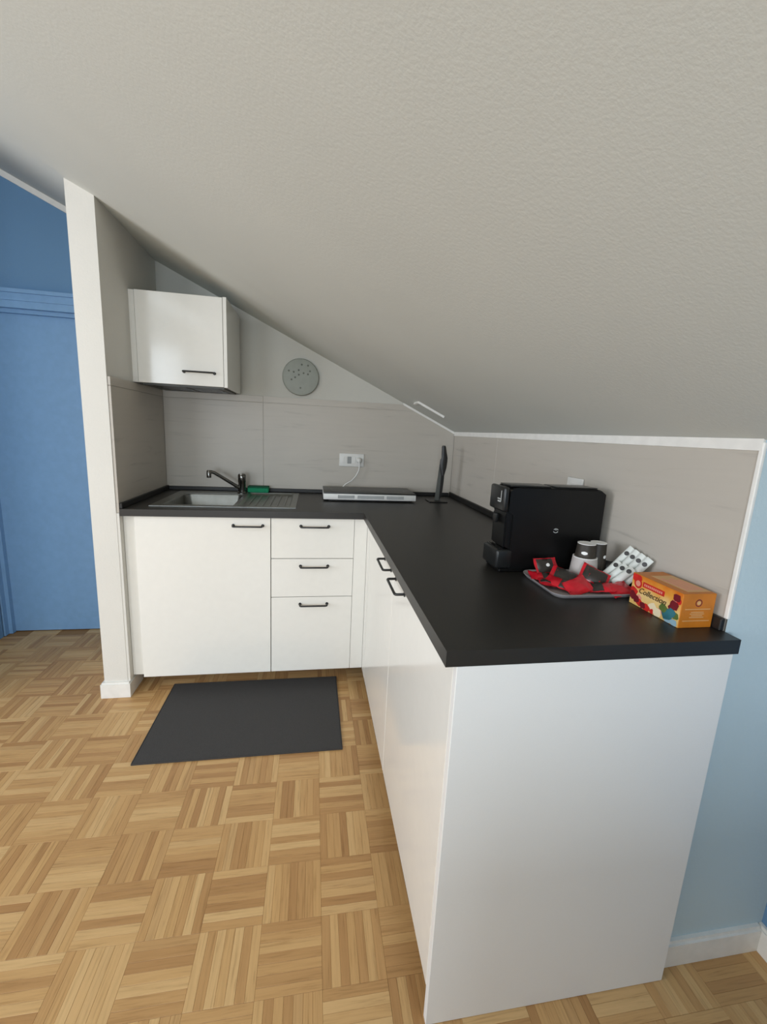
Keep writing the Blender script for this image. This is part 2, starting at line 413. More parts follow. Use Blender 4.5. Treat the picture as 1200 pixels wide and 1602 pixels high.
for i in range(i0, i1+1):
    for j in range(j0, j1+1):
        x0, y0 = -.848+PS*i, -1.55+PS*j
        vert = (i+j) % 2 == 0
        for k in range(NS):
            cx, cy = (x0+SW*(k+.5), y0+PS/2) if vert else (x0+PS/2, y0+SW*(k+.5))
            hx, hy = (SW/2, PS/2) if vert else (PS/2, SW/2)
            if cx+hx > XR+.05 or cx-hx < XL-.05 or cy+hy > .13 or cy-hy < YR: continue
            if cx > -W-.1 and cy > -.45 and not cx < -1.86: continue
            if cx > -.6 and cy > -1.90 : continue
            ar = 0
            if not hidden(cx, cy):
                q = [pix((cx+sx*hx, cy+sy*hy, 0)) for sx, sy in ((-1, -1), (1, -1), (1, 1), (-1, 1))]
                if all(q) and any(0 <= a < 1200 and 0 <= b < 1602 for a, b in q):
                    cl = [(min(max(a, 0), 1200), min(max(b, 0), 1602)) for a, b in q]
                    ar = abs(sum(cl[n][0]*cl[(n+1) % 4][1]-cl[(n+1) % 4][0]*cl[n][1] for n in range(4)))/2
            cand.append((ar, cx, cy, vert))
cand.sort(key=lambda c: -c[0])
bm = bmesh.new(); uvl = bm.loops.layers.uv.new('UVMap'); strip_mesh(bm, uvl, Matrix.Identity(4))
sm = bpy.data.meshes.new('parquet_strip'); bm.to_mesh(sm); bm.free(); sm.materials.append(M['oak'])
for ar, cx, cy, vert in cand[:300]:
    o = bpy.data.objects.new('parquet_strip', sm); COL.objects.link(o); o.parent = fl
    o.location = (cx, cy, random.uniform(-.0002, .0002)); o.rotation_euler = (0, 0, PI/2 if vert else 0)
bm = bmesh.new(); uvl = bm.loops.layers.uv.new('UVMap')
for ar, cx, cy, vert in cand[300:]:
    strip_mesh(bm, uvl, Matrix.Translation((cx, cy, random.uniform(-.0002, .0002))) @ Matrix.Rotation(PI/2 if vert else 0, 4, 'Z'))
me = bpy.data.meshes.new('parquet_field'); bm.to_mesh(me); bm.free(); me.materials.append(M['oak'])
o = bpy.data.objects.new('parquet_field', me); COL.objects.link(o); o.parent = fl; o['kind'] = 'stuff'

# ------------------------------------------------------------------ kitchen units
KZ, FT = .085, ZT-TH-.002        # front bottom and top
def handle(parent, a, b, out, r=.0042):
    """bow handle between points a and b on the front, standing off along out"""
    a, b, n = Vector(a), Vector(b), Vector(out); t = (b-a).normalized(); h = .030; c = .007
    pts = [a, a+n*(h-c), a+n*(h-c*.3)+t*c*.3, a+n*h+t*c, b+n*h-t*c, b+n*(h-c*.3)-t*c*.3, b+n*(h-c), b]
    def f(bm):
        tube(bm, pts, r, 8)
        for p in (a, b): tube(bm, [p, p+n*.003], .0075, 10)
    return obj('handle', M['black'], f, parent, 40)
def shell(b, x0, x1, y0, y1, z0, z1, t=.016, openside='y-'):
    """open-fronted carcass"""
    box(b, x0, x0+t, y0, y1, z0, z1); box(b, x1-t, x1, y0, y1, z0, z1)
    box(b, x0+t, x1-t, y0, y1, z0, z0+t); box(b, x0+t, x1-t, y1-t, y1, z0+t, z1)
YF = -.624
# sink unit
t = thing('sink_cabinet', (-1.385, -.33, 0), 'white base cabinet with one wide door, under the steel sink', 'cabinet', )
obj('carcass', M['carcass'], lambda b: shell(b, -1.684, -1.086, -.602, -.04, KZ, ZT-TH-.002), t)
d = obj('door', M['front'], lambda b: box(b, -1.684, -1.0865, YF, YF+.018, KZ, FT, .0012), t)
handle(d, (-1.256, YF, .846), (-1.122, YF, .846), (0, -1, 0))
obj('filler_strip', M['front'], lambda b: box(b, -W+.001, -1.6855, -.604, -.588, KZ+.004, ZT-TH-.001), t)
obj('plinth', M['plinth'], lambda b: box(b, -W+.002, -1.087, -.470, -.455, .002, KZ-.002), t)
for x in (-1.63, -1.14):
    for y in (-.10, -.42): obj('leg', M['black'], lambda b: lathe(b, [(.026, .001), (.026, .008), (.015, .014), (.015, KZ-.008), (.024, KZ-.001)], 12, org=(x, y, 0)), t)
# drawer unit
t = thing('drawer_cabinet', (-.885, -.33, 0), 'white base cabinet with three stacked drawers beside the corner', 'cabinet')
obj('carcass', M['carcass'], lambda b: shell(b, -1.084, -.686, -.602, -.04, KZ, ZT-TH-.002), t)
for z0, z1 in ((.6845, FT), (.4865, .6815), (KZ, .4835)):
    d = obj('drawer', M['front'], lambda b: box(b, -1.083, -.686, YF, YF+.018, z0, z1, .0012), t)
    zh = z1-.038 if z1 > .8 else z1-.036
    handle(d, (-.944, YF, zh), (-.811, YF, zh), (0, -1, 0))
obj('corner_filler', M['front'], lambda b: (box(b, -.6845, -.6215, YF+.001, YF+.017, KZ, ZT-TH-.001), box(b, -.6215+.001, -.6045, -.719, YF+.017, KZ, ZT-TH-.001)), t)
obj('plinth', M['plinth'], lambda b: box(b, -1.083, -.475, -.470, -.455, .002, KZ-.002), t)
for x in (-1.03, -.74):
    for y in (-.10, -.42): obj('leg', M['black'], lambda b: lathe(b, [(.026, .001), (.026, .008), (.015, .014), (.015, KZ-.008), (.024, KZ-.001)], 12, org=(x, y, 0)), t)
# two door units along the knee wall
XD = -.620
for n, (y0, y1) in enumerate(((-1.3205, -.7215), (-1.9385, -1.3215))):
    lab = ('white base cabinet next to the inner corner, handle at its near end', 'white base cabinet nearest the camera, against the end panel')[n]
    t = thing('base_cabinet', (-.3, (y0+y1)/2, 0), lab, 'cabinet', 'door cabinets along the right wall')
    def carc(b):
        box(b, -.598, -.02, y0, y0+.016, KZ, ZT-TH-.002); box(b, -.598, -.02, y1-.016, y1, KZ, ZT-TH-.002)
        box(b, -.598, -.02, y0+.016, y1-.016, KZ, KZ+.016); box(b, -.036, -.02, y0+.016, y1-.016, KZ+.016, ZT-TH-.002)
    obj('carcass', M['carcass'], carc, t)
    d = obj('door', M['front'], lambda b: box(b, XD, XD+.018, y0+.0015, y1-.0015, KZ, FT, .0012), t)
    if n == 0: handle(d, (XD, -1.283, .846), (XD, -1.152, .846), (-1, 0, 0))
    else: handle(d, (XD, -1.503, .846), (XD, -1.370, .846), (-1, 0, 0))
    obj('plinth', M['plinth'], lambda b: box(b, -.470, -.455, y0+.002, y1 if n else y1+.24, .002, KZ-.002), t)
    for y in (y0+.07, y1-.07):
        for x in (-.42, -.10): obj('leg', M['black'], lambda b: lathe(b, [(.026, .001), (.026, .008), (.015, .014), (.015, KZ-.008), (.024, KZ-.001)], 12, org=(x, y, 0)), t)
tag(obj('end_panel', M['panel'], lambda b: box(b, -.6205, -.012, -1.9575, -1.9395, .001, ZT-TH-.0005, .0012), rel=(-.31, -1.948, 0)),
    'large plain white side panel closing the end of the kitchen counter', 'panel')

# worktop, L-shaped with the sink cut-out
SX0, SX1, SY0, SY1 = -1.645, -.972, -.555, -.055
def worktop(b):
    xs = [-W+.001, SX0+.012, SX1-.012, -D2, -.0005]; ys = [-L, -D1, SY0+.012, SY1-.012, -.0005]
    def mask(i, j):
        if j == 0: return i == 3
        return not (i == 1 and j == 2)
    grid_slab(b, xs, ys, mask, ZT-TH, ZT)
    es = [e for e in b.edges if len(e.link_faces) == 2 and e.calc_face_angle(0) > 1 and all(v.co.z > ZT-.001 for v in e.verts)]
    bmesh.ops.bevel(b, geom=es, offset=.0015, segments=2, affect='EDGES')
tag(obj('worktop', M['top'], worktop, rel=(-.6, -.6, ZT-TH)), 'matt black L-shaped worktop running round the corner', 'worktop')
# black upstands
def up(name, lab, *a): tag(obj(name, M['strip'], lambda b: box(b, *a, .002, 1), rel=((a[0]+a[1])/2, (a[2]+a[3])/2, a[4])), lab, 'upstand', 'black strips edging the worktop')
up('upstand_strip', 'black upstand strip along the back wall behind the sink', -W+.013, -.0125, -.0125, -.0006, ZT+.0003, .940)
up('upstand_strip', 'black upstand strip at the foot of the right wall tiles', -.0122, -.0006, YE+.004, -.0135, ZT+.0003, .947)
up('upstand_strip', 'short black upstand strip against the white pillar', -W+.0006, -W+.0125, -D1+.004, -.0006, ZT+.0003, .944)

# sink
t = thing('kitchen_sink', (-1.31, -.3, ZT), 'stainless steel inset sink with bowl and drainer', 'sink')
BX0, BX1, BY0, BY1 = -1.600, -1.275, -.515, -.150
RX0, RX1, RY0, RY1 = -1.255, -1.000, -.520, -.090
def deck(b):
    z = ZT+.0035
    xs = [SX0, BX0, BX1, RX0, RX1, SX1]; ys = [SY0, RY0, BY0, BY1, RY1, SY1]
    def mask(i, j):
        if i == 1 and j == 2: return False
        if i == 3 and j in (1, 2, 3): return False
        return True
    grid_slab(b, xs, ys, mask, ZT+.0004, z)
obj('rim', M['steel'], deck, t)
def bowl(b):
    r0 = [(x, y, ZT+.0032) for x, y in rrect(BX0-.001, BX1+.001, BY0-.001, BY1+.001, .012)]
    rr = [(x, y, ZT-.004) for x, y in rrect(BX0+.004, BX1-.004, BY0+.004, BY1-.004, .04)]
    r1 = [(x, y, ZT-.145) for x, y in rrect(BX0+.012, BX1-.012, BY0+.012, BY1-.012, .045)]
    r2 = [(x, y, ZT-.158) for x, y in rrect(BX0+.03, BX1-.03, BY0+.03, BY1-.03, .04)]
    loops(b, [r0, rr, r1, r2], False, True)
obj('bowl', M['steel'], bowl, t, 50)
obj('drain', M['chrome'], lambda b: lathe(b, [(.042, ZT-.1575), (.042, ZT-.155), (.03, ZT-.154), (.012, ZT-.156)], 20, org=((BX0+BX1)/2, (BY0+BY1)/2, 0)), t, 40)
def drainer(b):
    r0 = [(x, y, ZT+.0032) for x, y in rrect(RX0-.001, RX1+.001, RY0-.001, RY1+.001, .012)]
    r1 = [(x, y, ZT-.009) for x, y in rrect(RX0+.010, RX1-.010, RY0+.010, RY1-.010, .02)]
    loops(b, [r0, r1], False, True)
    for k in range(6):
        x = RX0+.038+k*.036; box(b, x-.006, x+.006, RY0+.03, RY1-.03, ZT-.0095, ZT-.004, .002, 1)
obj('drainer', M['steel'], drainer, t, 30)
# mixer tap
t = thing('mixer_tap', (-1.297, -.105, ZT+.0035), 'single lever chrome mixer tap behind the sink bowl', 'tap')
zb = ZT+.0036
obj('body', M['chrome'], lambda b: lathe(b, [(.026, zb), (.026, zb+.006), (.021, zb+.010), (.020, zb+.062), (.022, zb+.066), (.022, zb+.09)], 20, org=(-1.297, -.105, 0)), t, 40)
obj('lever', M['chrome'], lambda b: (lathe(b, [(.0225, zb+.091), (.0225, zb+.104), (.018, zb+.112), (.008, zb+.115)], 20, org=(-1.297, -.105, 0)),
                                     tube(b, [(-1.297, -.105, zb+.102), (-1.293, -.15, zb+.112), (-1.290, -.185, zb+.118)], [.009, .007, .006], 8)), t, 40)
obj('spout', M['chrome'], lambda b: tube(b, [(-1.308, -.112, zb+.030), (-1.34, -.125, zb+.052), (-1.405, -.148, zb+.098), (-1.438, -.160, zb+.120), (-1.452, -.165, zb+.124), (-1.462, -.168, zb+.122)], [.011, .010, .0095, .0095, .0095, .0095], 10), t, 40)
obj('aerator', M['chrome'], lambda b: lathe(b, [(.012, zb+.092), (.0125, zb+.094), (.0125, zb+.128), (.009, zb+.134)], 16, org=(-1.463, -.1685, 0)), t, 40)
# sponge
def sponge(b): box(b, -1.272, -1.150, -.083, -.016, ZT+.0039, ZT+.032, .006, 2)
t = tag(obj('sponge', M['green'], sponge, rel=(-1.21, -.05, ZT+.004)), 'green sponge lying behind the sink, right of the tap', 'sponge')
obj('scouring_layer', plain('dark_green_scourer', (20, 100, 72), .95, bump=.8, bscale=600), lambda b: box(b, -1.271, -1.151, -.082, -.017, ZT+.0325, ZT+.039, .002, 1), t)

# ------------------------------------------------------------------ wall cabinet and extractor
t = thing('wall_cabinet', (-1.52, -.18, 1.49), 'white wall cabinet with a single door under the sloping ceiling', 'cabinet')
obj('carcass', M['carcass'], lambda b: shell(b, -1.724, -1.332, -.360, -.001, 1.492, 1.902), t)
obj('top_panel', M['carcass'], lambda b: box(b, -1.7075, -1.3485, -.359, -.018, 1.884, 1.901), t)
obj('side_panel', M['front'], lambda b: box(b, -1.3305, -1.314, -.382, -.001, 1.487, 1.904, .001), t)
d = obj('door', M['front'], lambda b: box(b, -1.722, -1.333, -.380, -.362, 1.489, 1.902, .0012), t)
handle(d, (-1.515, -.380, 1.551), (-1.375, -.380, 1.551), (0, -1, 0))
obj('filler_strip', M['front'], lambda b: box(b, -1.7495, -1.7255, -.372, -.356, 1.489, 1.902), t)
t = thing('range_hood', (-1.53, -.19, 1.475), 'dark built-in extractor hood under the wall cabinet', 'extractor')
obj('housing', M['hood'], lambda b: (box(b, -1.712, -1.336, -.350, -.325, 1.481, 1.4905), box(b, -1.712, -1.336, -.055, -.020, 1.481, 1.4905),
    box(b, -1.712, -1.68, -.325, -.055, 1.481, 1.4905), box(b, -1.36, -1.336, -.325, -.055, 1.481, 1.4905)), t)
for x0, x1 in ((-1.679, -1.522), (-1.518, -1.361)):
    f = obj('filter', M['black'], lambda b: box(b, x0, x1, -.324, -.056, 1.484, 1.489), t)
    obj('filter_slats', M['chrome'], lambda b: [box(b, x0+.008, x1-.008, y, y+.006, 1.4815, 1.484) for y in [-.315+.02*k for k in range(13)]], f)

# ------------------------------------------------------------------ vent cover, ceiling grille, sockets
t = thing('round_vent', (-.972, 0, 1.603), 'round grey perforated vent cover on the wall beside the cabinet', 'vent')
vz = 1.604; vx = -.972
obj('cover', M['vent_plastic'], lambda b: lathe(b, [(.104, .0094), (.106, -.006), (.102, -.014), (.085, -.019), (.04, -.021), (.001, -.021)], 40, 'y', (vx, 0, vz)), t, 40)
rv = random.Random(3)
for k in (1, 3, 4, 6, 8, 9, 12, 15, 16, 19, 22, 24):
    a = k*2.399+rv.uniform(-.2, .2); r = .016*math.sqrt(k)
    if r < .082: obj('hole', M['dark_hole'], lambda b: lathe(b, [(.0055, -.0185), (.0055, -.0216 if r < .05 else -.0208), (.0035, -.0218 if r < .05 else -.021)], 8, 'y', (vx+r*math.cos(a), 0, vz+r*math.sin(a))), t)
# square grille on the slope above the corner
ang = math.atan(SL)
t = thing('ceiling_vent', (-.25, -.235, zc(-.25)-.0005), 'small vent cover with a white rim on the sloping ceiling above the corner', 'vent')
t.rotation_euler = (0, ang, 0)
def loc_obj(name, mat, fn, parent, smooth=None):
    bm = bmesh.new(); fn(bm); return link(name, bm, mat, parent, smooth)
def grim(b):
    s_, wd, h = .085, .011, -.011
    box(b, -s_, s_, -s_, -s_+wd, h, 0); box(b, -s_, -s_+wd, -s_+wd, s_-.06, h, 0)
loc_obj('rim', M['trim'], grim, t)
loc_obj('plate', M['ceiling'], lambda b: box(b, -.0735, .084, -.0735, .084, -.004, -.0002, .001, 1), t)

# back-wall socket
t = thing('wall_socket', (-.655, 0, 1.13), 'white four-gang socket plate on the tiled back wall', 'socket')
obj('plate', M['white_plastic'], lambda b: box(b, -.732, -.578, -.009, -.0004, 1.089, 1.170, .004, 2), t, 40)
for k in range(4):
    x = -.708+k*.0265+.0
    obj('module', M['white_plastic'] if k != 1 else M['grey_plastic'], lambda b: box(b, x, x+.0235, -.0115, -.0091, 1.108, 1.151, .001, 1), t)
# half-hidden plate on the knee wall above the coffee machine
t = tag(obj('wall_socket', M['white_plastic'], lambda b: box(b, -.009, -.0004, -1.372, -1.286, 1.105, 1.188, .004, 2), None, 40, rel=(0, -1.33, 1.14)),
        'white socket plate on the right wall, mostly hidden by the coffee machine', 'socket')
obj('module', M['white_plastic'], lambda b: box(b, -.0115, -.0091, -1.352, -1.306, 1.125, 1.168, .001, 1), t)

# ------------------------------------------------------------------ portable hob
hx0, hx1, hy0, hy1 = -.832, -.305, -.312, -.060
t = thing('induction_hob', (-.57, -.185, ZT), 'portable white hob with a black glass top on the worktop', 'hob')
obj('body', M['white_plastic'], lambda b: box(b, hx0, hx1, hy0, hy1, ZT+.010, ZT+.044, .004, 2), t, 40)
obj('glass_top', M['glass_top'], lambda b: box(b, hx0+.001, hx1-.001, hy0-.001, hy1+.001, ZT+.0445, ZT+.0515, .002, 2), t, 40)
for x0, x1 in ((-.752, -.660), (-.642, -.492), (-.476, -.378)):
    v = obj('vent', M['grey_plastic'], lambda b: box(b, x0, x1, hy0-.0012, hy0-.0001, ZT+.018, ZT+.036), t)
    obj('vent_slats', M['silver'], lambda b: [box(b, x0+.002, x1-.002, hy0-.0022, hy0-.0013, z, z+.002) for z in [ZT+.0195+.0045*k for k in range(4)]], v)
for x in (hx0+.045, hx1-.045):
    for y in (hy0+.03, hy1-.03): obj('foot', M['black'], lambda b: lathe(b, [(.014, ZT+.0003), (.016, ZT+.004), (.016, ZT+.0098)], 12, org=(x, y, 0)), t)
obj('base_tray', M['black'], lambda b: box(b, hx0+.03, hx1-.03, hy0+.008, hy1-.008, ZT+.0035, ZT+.0099), t)
for cx in (-.70, -.44):
    obj('cooking_zone', M['grey_plastic'], lambda b: loops(b, [[(cx+r*math.cos(2*PI*j/40), -.18+r*math.sin(2*PI*j/40), z) for j in range(40)] for r, z in ((.088, ZT+.0514), (.088, ZT+.0518), (.090, ZT+.0518), (.090, ZT+.0514))], False, False), t)
obj('power_cord', M['white_plastic'], lambda b: tube(b, [(-.612, -.032, 1.128), (-.608, -.040, 1.10), (-.612, -.042, 1.07), (-.628, -.040, 1.035), (-.655, -.042, 1.005), (-.69, -.048, .985), (-.71, -.052, .965), (-.715, -.059, .950)], .0042, 8), t, 60)
obj('plug', M['white_plastic'], lambda b: lathe(b, [(.010, -.0118), (.017, -.0125), (.018, -.026), (.012, -.036), (.006, -.040)], 16, 'y', (-.612, 0, 1.130)), t, 40)

# ------------------------------------------------------------------ knife and its rest in the corner
t = thing('knife_stand', (-.150, -.225, ZT), 'slim smoked grey knife stand on a flat base in the corner', 'stand')
obj('base', M['black'], lambda b: box(b, -.215, -.105, -.285, -.185, ZT+.0004, ZT+.007, .002, 1), t)
obj('upright', M['knife_grey'], lambda b: prism(b, [(-.170, ZT+.0072), (-.137, ZT+.0072), (-.136, 1.09), (-.142, 1.17), (-.152, 1.17), (-.158, 1.09)], 'y', -.232, -.226), t)
t = thing('kitchen_knife', (-.140, -.24, ZT+.008), 'black-handled kitchen knife upright in the corner stand', 'knife')
obj('blade', M['black'], lambda b: prism(b, [(-.146, ZT+.0076), (-.130, ZT+.04), (-.124, 1.05), (-.124, 1.09), (-.141, 1.09)], 'y', -.2385, -.2365), t)
def kh(b):
    sec = [(1.075, -.134, .0065), (1.09, -.134, .0095), (1.12, -.135, .0150), (1.155, -.134, .0165), (1.18, -.131, .0140), (1.20, -.134, .0125), (1.225, -.137, .0105), (1.243, -.139, .0095), (1.25, -.139, .006)]
    loops(b, [[(cx+hw*1.35*math.cos(2*PI*j/12), -.240+.008*math.sin(2*PI*j/12), z) for j in range(12)] for z, cx, hw in sec])
obj('handle', M['black'], kh, t, 50)

# ------------------------------------------------------------------ capsule coffee machine
mx0, mx1, my0, my1 = -.350, -.026, -1.524, -1.424
t = thing('coffee_machine', ((mx0+mx1)/2, -1.474, ZT), 'black capsule coffee machine standing sideways against the right wall', 'coffee machine')
def side_prof(b):
    p = [(-.306, ZT+.012), (-.3065, .988), (-.337, .992), (-.339, 1.09), (-.3335, 1.098), (-.3335, 1.150), (-.322, 1.168), (-.300, 1.172), (-.05, 1.172), (-.034, 1.166), (mx1, 1.15), (mx1, ZT+.012)]
    prism(b, p, 'y', my0+.006, my1-.006)
    bmesh.ops.bevel(b, geom=list(b.edges), offset=.004, segments=2, affect='EDGES')
obj('body', M['machine'], side_prof, t, 40)
for y0, y1 in ((my0, my0+.0055), (my1-.0055, my1)):
    obj('side_panel', M['machine'], lambda b: (prism(b, [(-.318, ZT+.010), (-.318, 1.092), (-.333, 1.100), (-.333, 1.160), (-.322, 1.170), (-.045, 1.168), (-.030, 1.158), (-.030, ZT+.010)], 'y', y0, y1),), t)
obj('head', M['machine_gloss'], lambda b: box(b, -.352, -.3345, my0+.001, my1-.001, 1.100, 1.172, .006, 3), t, 40)
obj('spout', M['machine_gloss'], lambda b: lathe(b, [(.007, 1.062), (.009, 1.066), (.009, 1.088)], 14, org=(-.3485, -1.474, 0)), t, 40)
obj('base', M['machine'], lambda b: box(b, -.345, mx1, my0+.002, my1-.002, ZT+.0004, ZT+.0118, .003, 1), t)
dt = obj('drip_tray', M['machine_gloss'], lambda b: box(b, -.358, -.3075, my0-.001, my1+.001, ZT+.0125, .988, .007, 3), t, 40)
obj('drip_grid', M['black'], lambda b: [box(b, -.352+k*.007, -.349+k*.007, my0+.012, my1-.012, .9882, .990) for k in range(3)], dt)
obj('lid', M['machine_gloss'], lambda b: box(b, -.328, -.200, my0+.014, my1-.014, 1.1722, 1.1765, .0015, 2), t, 40)
obj('tank_lid', M['machine_gloss'], lambda b: box(b, -.185, -.050, my0+.014, my1-.014, 1.1722, 1.1755, .0015, 2), t, 40)
# pale emblem on the side: a ring-like swirl
def emblem(b):
    for a0, a1, r in ((.4, 2.6, .0075), (3.5, 5.9, .0075), (.9, 2.2, .0035)):
        tube(b, [(-.180+r*1.0*math.cos(a0+(a1-a0)*k/8)+.001, my0-.0003, 1.047+r*.8*math.sin(a0+(a1-a0)*k/8)) for k in range(9)], .0011, 6)
obj('emblem', M['silver'], emblem, t)
# upright pale lettering on the head (illegible in the photograph: strokes of the same size)
def lettering(b):
    x = -.3526
    box(b, x, x+.0008, -1.506, -1.503, 1.128, 1.160); box(b, x, x+.0008, -1.503, -1.484, 1.126, 1.130)
    for k in range(4): box(b, x, x+.0008, -1.500+k*.005, -1.497+k*.005, 1.133, 1.137)
obj('lettering', M['silver'], lettering, t)

# ------------------------------------------------------------------ tray and what lies on it
tx0, tx1, ty0, ty1 = -.288, -.045, -1.735, -1.534
def tray(b):
    def ring(o, z, r): return [(x, y, z) for x, y in rrect(tx0+o, tx1-o, ty0+o, ty1-o, r, 6)]
    loops(b, [ring(.010, ZT+.0004, .026), ring(.001, ZT+.011, .034), ring(0, ZT+.0125, .035), ring(.0025, ZT+.0125, .033), ring(.012, ZT+.003, .025)])
tag(obj('serving_tray', M['tray'], tray, None, 50, rel=(-.166, -1.634, ZT)), 'pale grey tray with a low rim, holding red sachets and cups', 'tray')
ZR = ZT+.0035
def pouch(L_, W_, T_):
    """pillow sachet: puffed middle, crimped flat ends"""
    def f(b):
        nx, ny = 10, 8; V = {}
        for s in (1, -1):
            for i in range(nx+1):
                for j in range(ny+1):
                    u, v = i/nx*2-1, j/ny*2-1
                    edge = abs(u) == 1 or abs(v) == 1
                    if s == -1 and edge: V[i, j, s] = V[i, j, 1]; continue
                    th = T_*max(0, 1-abs(u/.86)**3)*(1-abs(v)**2.5) if abs(u) < .86 else 0
                    zz = s*max(th, .0004)+.0012*math.sin(9*u+4*v)
                    V[i, j, s] = b.verts.new((u*L_, v*W_*(1-.06*(1-abs(u))), zz))
            for i in range(nx):
                for j in range(ny):
                    q = (V[i, j, s], V[i+1, j, s], V[i+1, j+1, s], V[i, j+1, s])
                    if len(set(q)) == 4: b.faces.new(q)
    return f
def pouch_panel(L_, W_, T_, u0, u1):
    def f(b):
        nx, ny = 6, 6; V = {}
        for s in (0, 1):
            for i in range(nx+1):
                for j in range(ny+1):
                    u = u0+(u1-u0)*i/nx; v = (j/ny*2-1)*.86
                    th = T_*max(0, 1-abs(u/.86)**3)*(1-abs(v)**2.5) if abs(u) < .86 else 0
                    V[i, j, s] = b.verts.new((u*L_, v*W_*(1-.06*(1-abs(u))), max(th, .0004)+.0012*math.sin(9*u+4*v)+(.0011 if s else -.0002)))
        for i in range(nx):
            for j in range(ny):
                b.faces.new([V[i, j, 1], V[i+1, j, 1], V[i+1, j+1, 1], V[i, j+1, 1]])
                b.faces.new([V[i, j, 0], V[i, j+1, 0], V[i+1, j+1, 0], V[i+1, j, 0]])
        ed = [(0, j) for j in range(ny+1)]+[(i, ny) for i in range(1, nx+1)]+[(nx, j) for j in range(ny-1, -1, -1)]+[(i, 0) for i in range(nx-1, 0, -1)]
        for a, c in zip(ed, ed[1:]+ed[:1]): b.faces.new((V[a[0], a[1], 0], V[c[0], c[1], 0], V[c[0], c[1], 1], V[a[0], a[1], 1]))
    return f
PL, PW, PT = .038, .024, .0075
def sachet(loc, rot, lab, mat='red', panel=None, dot=False, sc=1):
    t = thing('coffee_sachet', loc, lab, 'sachet', 'red and dark sachets on the tray')
    t.rotation_euler = [math.radians(a) for a in rot]; t.scale = (sc,)*3
    loc_obj('wrapper', M[mat], pouch(PL, PW, PT), t, 60)
    if panel: loc_obj('dark_panel', M['sachet_dark'], pouch_panel(PL, PW, PT, *panel), t, 60)
    if dot: loc_obj('white_dot', M['paper'], lambda b: lathe(b, [(.005, PT*.9), (.005, PT+.0032), (.003, PT+.0034)], 14), t)
G = 0.9225
sachet((-.226, -1.572, .9545), (55, 0, 8), 'sachet standing at the back left of the tray, dark with a white dot', panel=(-.8, .55), dot=True)
sachet((-.248, -1.598, .932), (12, 4, -12), 'red sachet lying at the left end of the tray', panel=(-.1, .55))
sachet((-.196, -1.622, .942), (28, 14, -38), 'dark and red sachet in the middle of the tray, in front of the grey cup', panel=(-.72, .72))
sachet((-.235, -1.660, .935), (14, 6, -52), 'red sachet with a dark band lying near the left front edge of the tray', panel=(.1, .75))
sachet((-.200, -1.688, .936), (38, -12, 14), 'bright red sachet lying at the middle of the tray front edge')
sachet((-.128, -1.652, .951), (52, 22, -30), 'dark sachet propped up in front of the dark cup', panel=(-.8, .8))
sachet((-.136, -1.694, .934), (16, -8, -20), 'small red and dark sachet flat at the front, right of the bright red one', panel=(-.75, .1), sc=.85)
sachet((-.092, -1.706, .934), (24, -6, 12), 'plain red sachet at the right front corner of the tray')
sachet((-.262, -1.640, .931), (6, 2, 66), 'red sachet beneath the others along the left rim of the tray', panel=(-.5, .0), sc=.85)

for loc, rot, lab in (((-.042, -1.600, .958), (75, 0, -35), 'crumpled black sachet standing between the tall dark cup and the white sachets'),
                      ((-.088, -1.632, .940), (35, -10, 25), 'crumpled black sachet lying before the tall dark cup')):
    t = thing('coffee_sachet', loc, lab, 'sachet', 'red and dark sachets on the tray'); t.rotation_euler = [math.radians(a) for a in rot]; t.scale = (.62, .8, 1)
    loc_obj('wrapper', M['machine_gloss'], pouch(PL, PW, PT), t, 60)

def cup(name, x, y, z0, h, r_top, r_bot, mat, lab, motif=None):
    t = thing(name, (x, y, z0), lab, 'cup', 'paper cups turned upside down on the tray')
    loc_obj('wall', M[mat], lambda b: loops(b, [[(r*math.cos(2*PI*j/28), r*math.sin(2*PI*j/28), z) for j in range(28)] for r, z in
        ((r_bot-.001, .0002), (r_bot+.0012, .0004), (r_bot+.0014, .0022), (r_bot, .0034), (r_top, h), (r_top-.0012, h), (r_top-.0016, h-.003))], True, True), t, 40)
    loc_obj('base', M['paper'], lambda b: lathe(b, [(r_top-.0022, h+.0001), (r_top-.0022, h+.0004), (.001, h+.0005)], 28), t)
    loc_obj('rim', M['paper'], lambda b: loops(b, [[(r*math.cos(2*PI*j/28), r*math.sin(2*PI*j/28), z) for j in range(28)] for r, z in
        ((r_top+.0003, h-.001), (r_top+.0003, h+.0006), (r_top-.002, h+.0006), (r_top-.002, h-.001))], False, False), t)
    if motif:
        def mo(b):
            a0, wd, z0_, z1_ = motif; n = 5
            lo = []; hi = []
            for k in range(n+1):
                a = a0-wd/2+wd*k/n
                for zz, arr in ((z0_, lo), (z1_, hi)):
                    r = r_bot+(r_top-r_bot)*(zz-.0034)/(h-.0034)+.0006
                    arr.append(b.verts.new((r*math.cos(a), r*math.sin(a), zz+(.0025*math.sin(PI*k/n) if arr is hi else -.0025*math.sin(PI*k/n)))))
            for k in range(n): b.faces.new((lo[k], lo[k+1], hi[k+1], hi[k]))
        loc_obj('printed_motif', M['paper'], mo, t)
cup('paper_cup', -.121, -1.592, ZR, .067, .0325, .0385, 'cup_grey', 'pale grey upside down paper cup supporting a dark cup')
cup('paper_cup', -.121, -1.592, ZR+.0677, .0385, .0240, .0275, 'cup_dark', 'dark paper cup upside down on top of the grey cup', (-2.3, .6, .012, .0165))
cup('paper_cup', -.076, -1.582, ZR, .106, .0215, .0265, 'cup_dark', 'tall dark paper cup upside down, right of the grey and dark stack', (-1.2, .5, .066, .071))

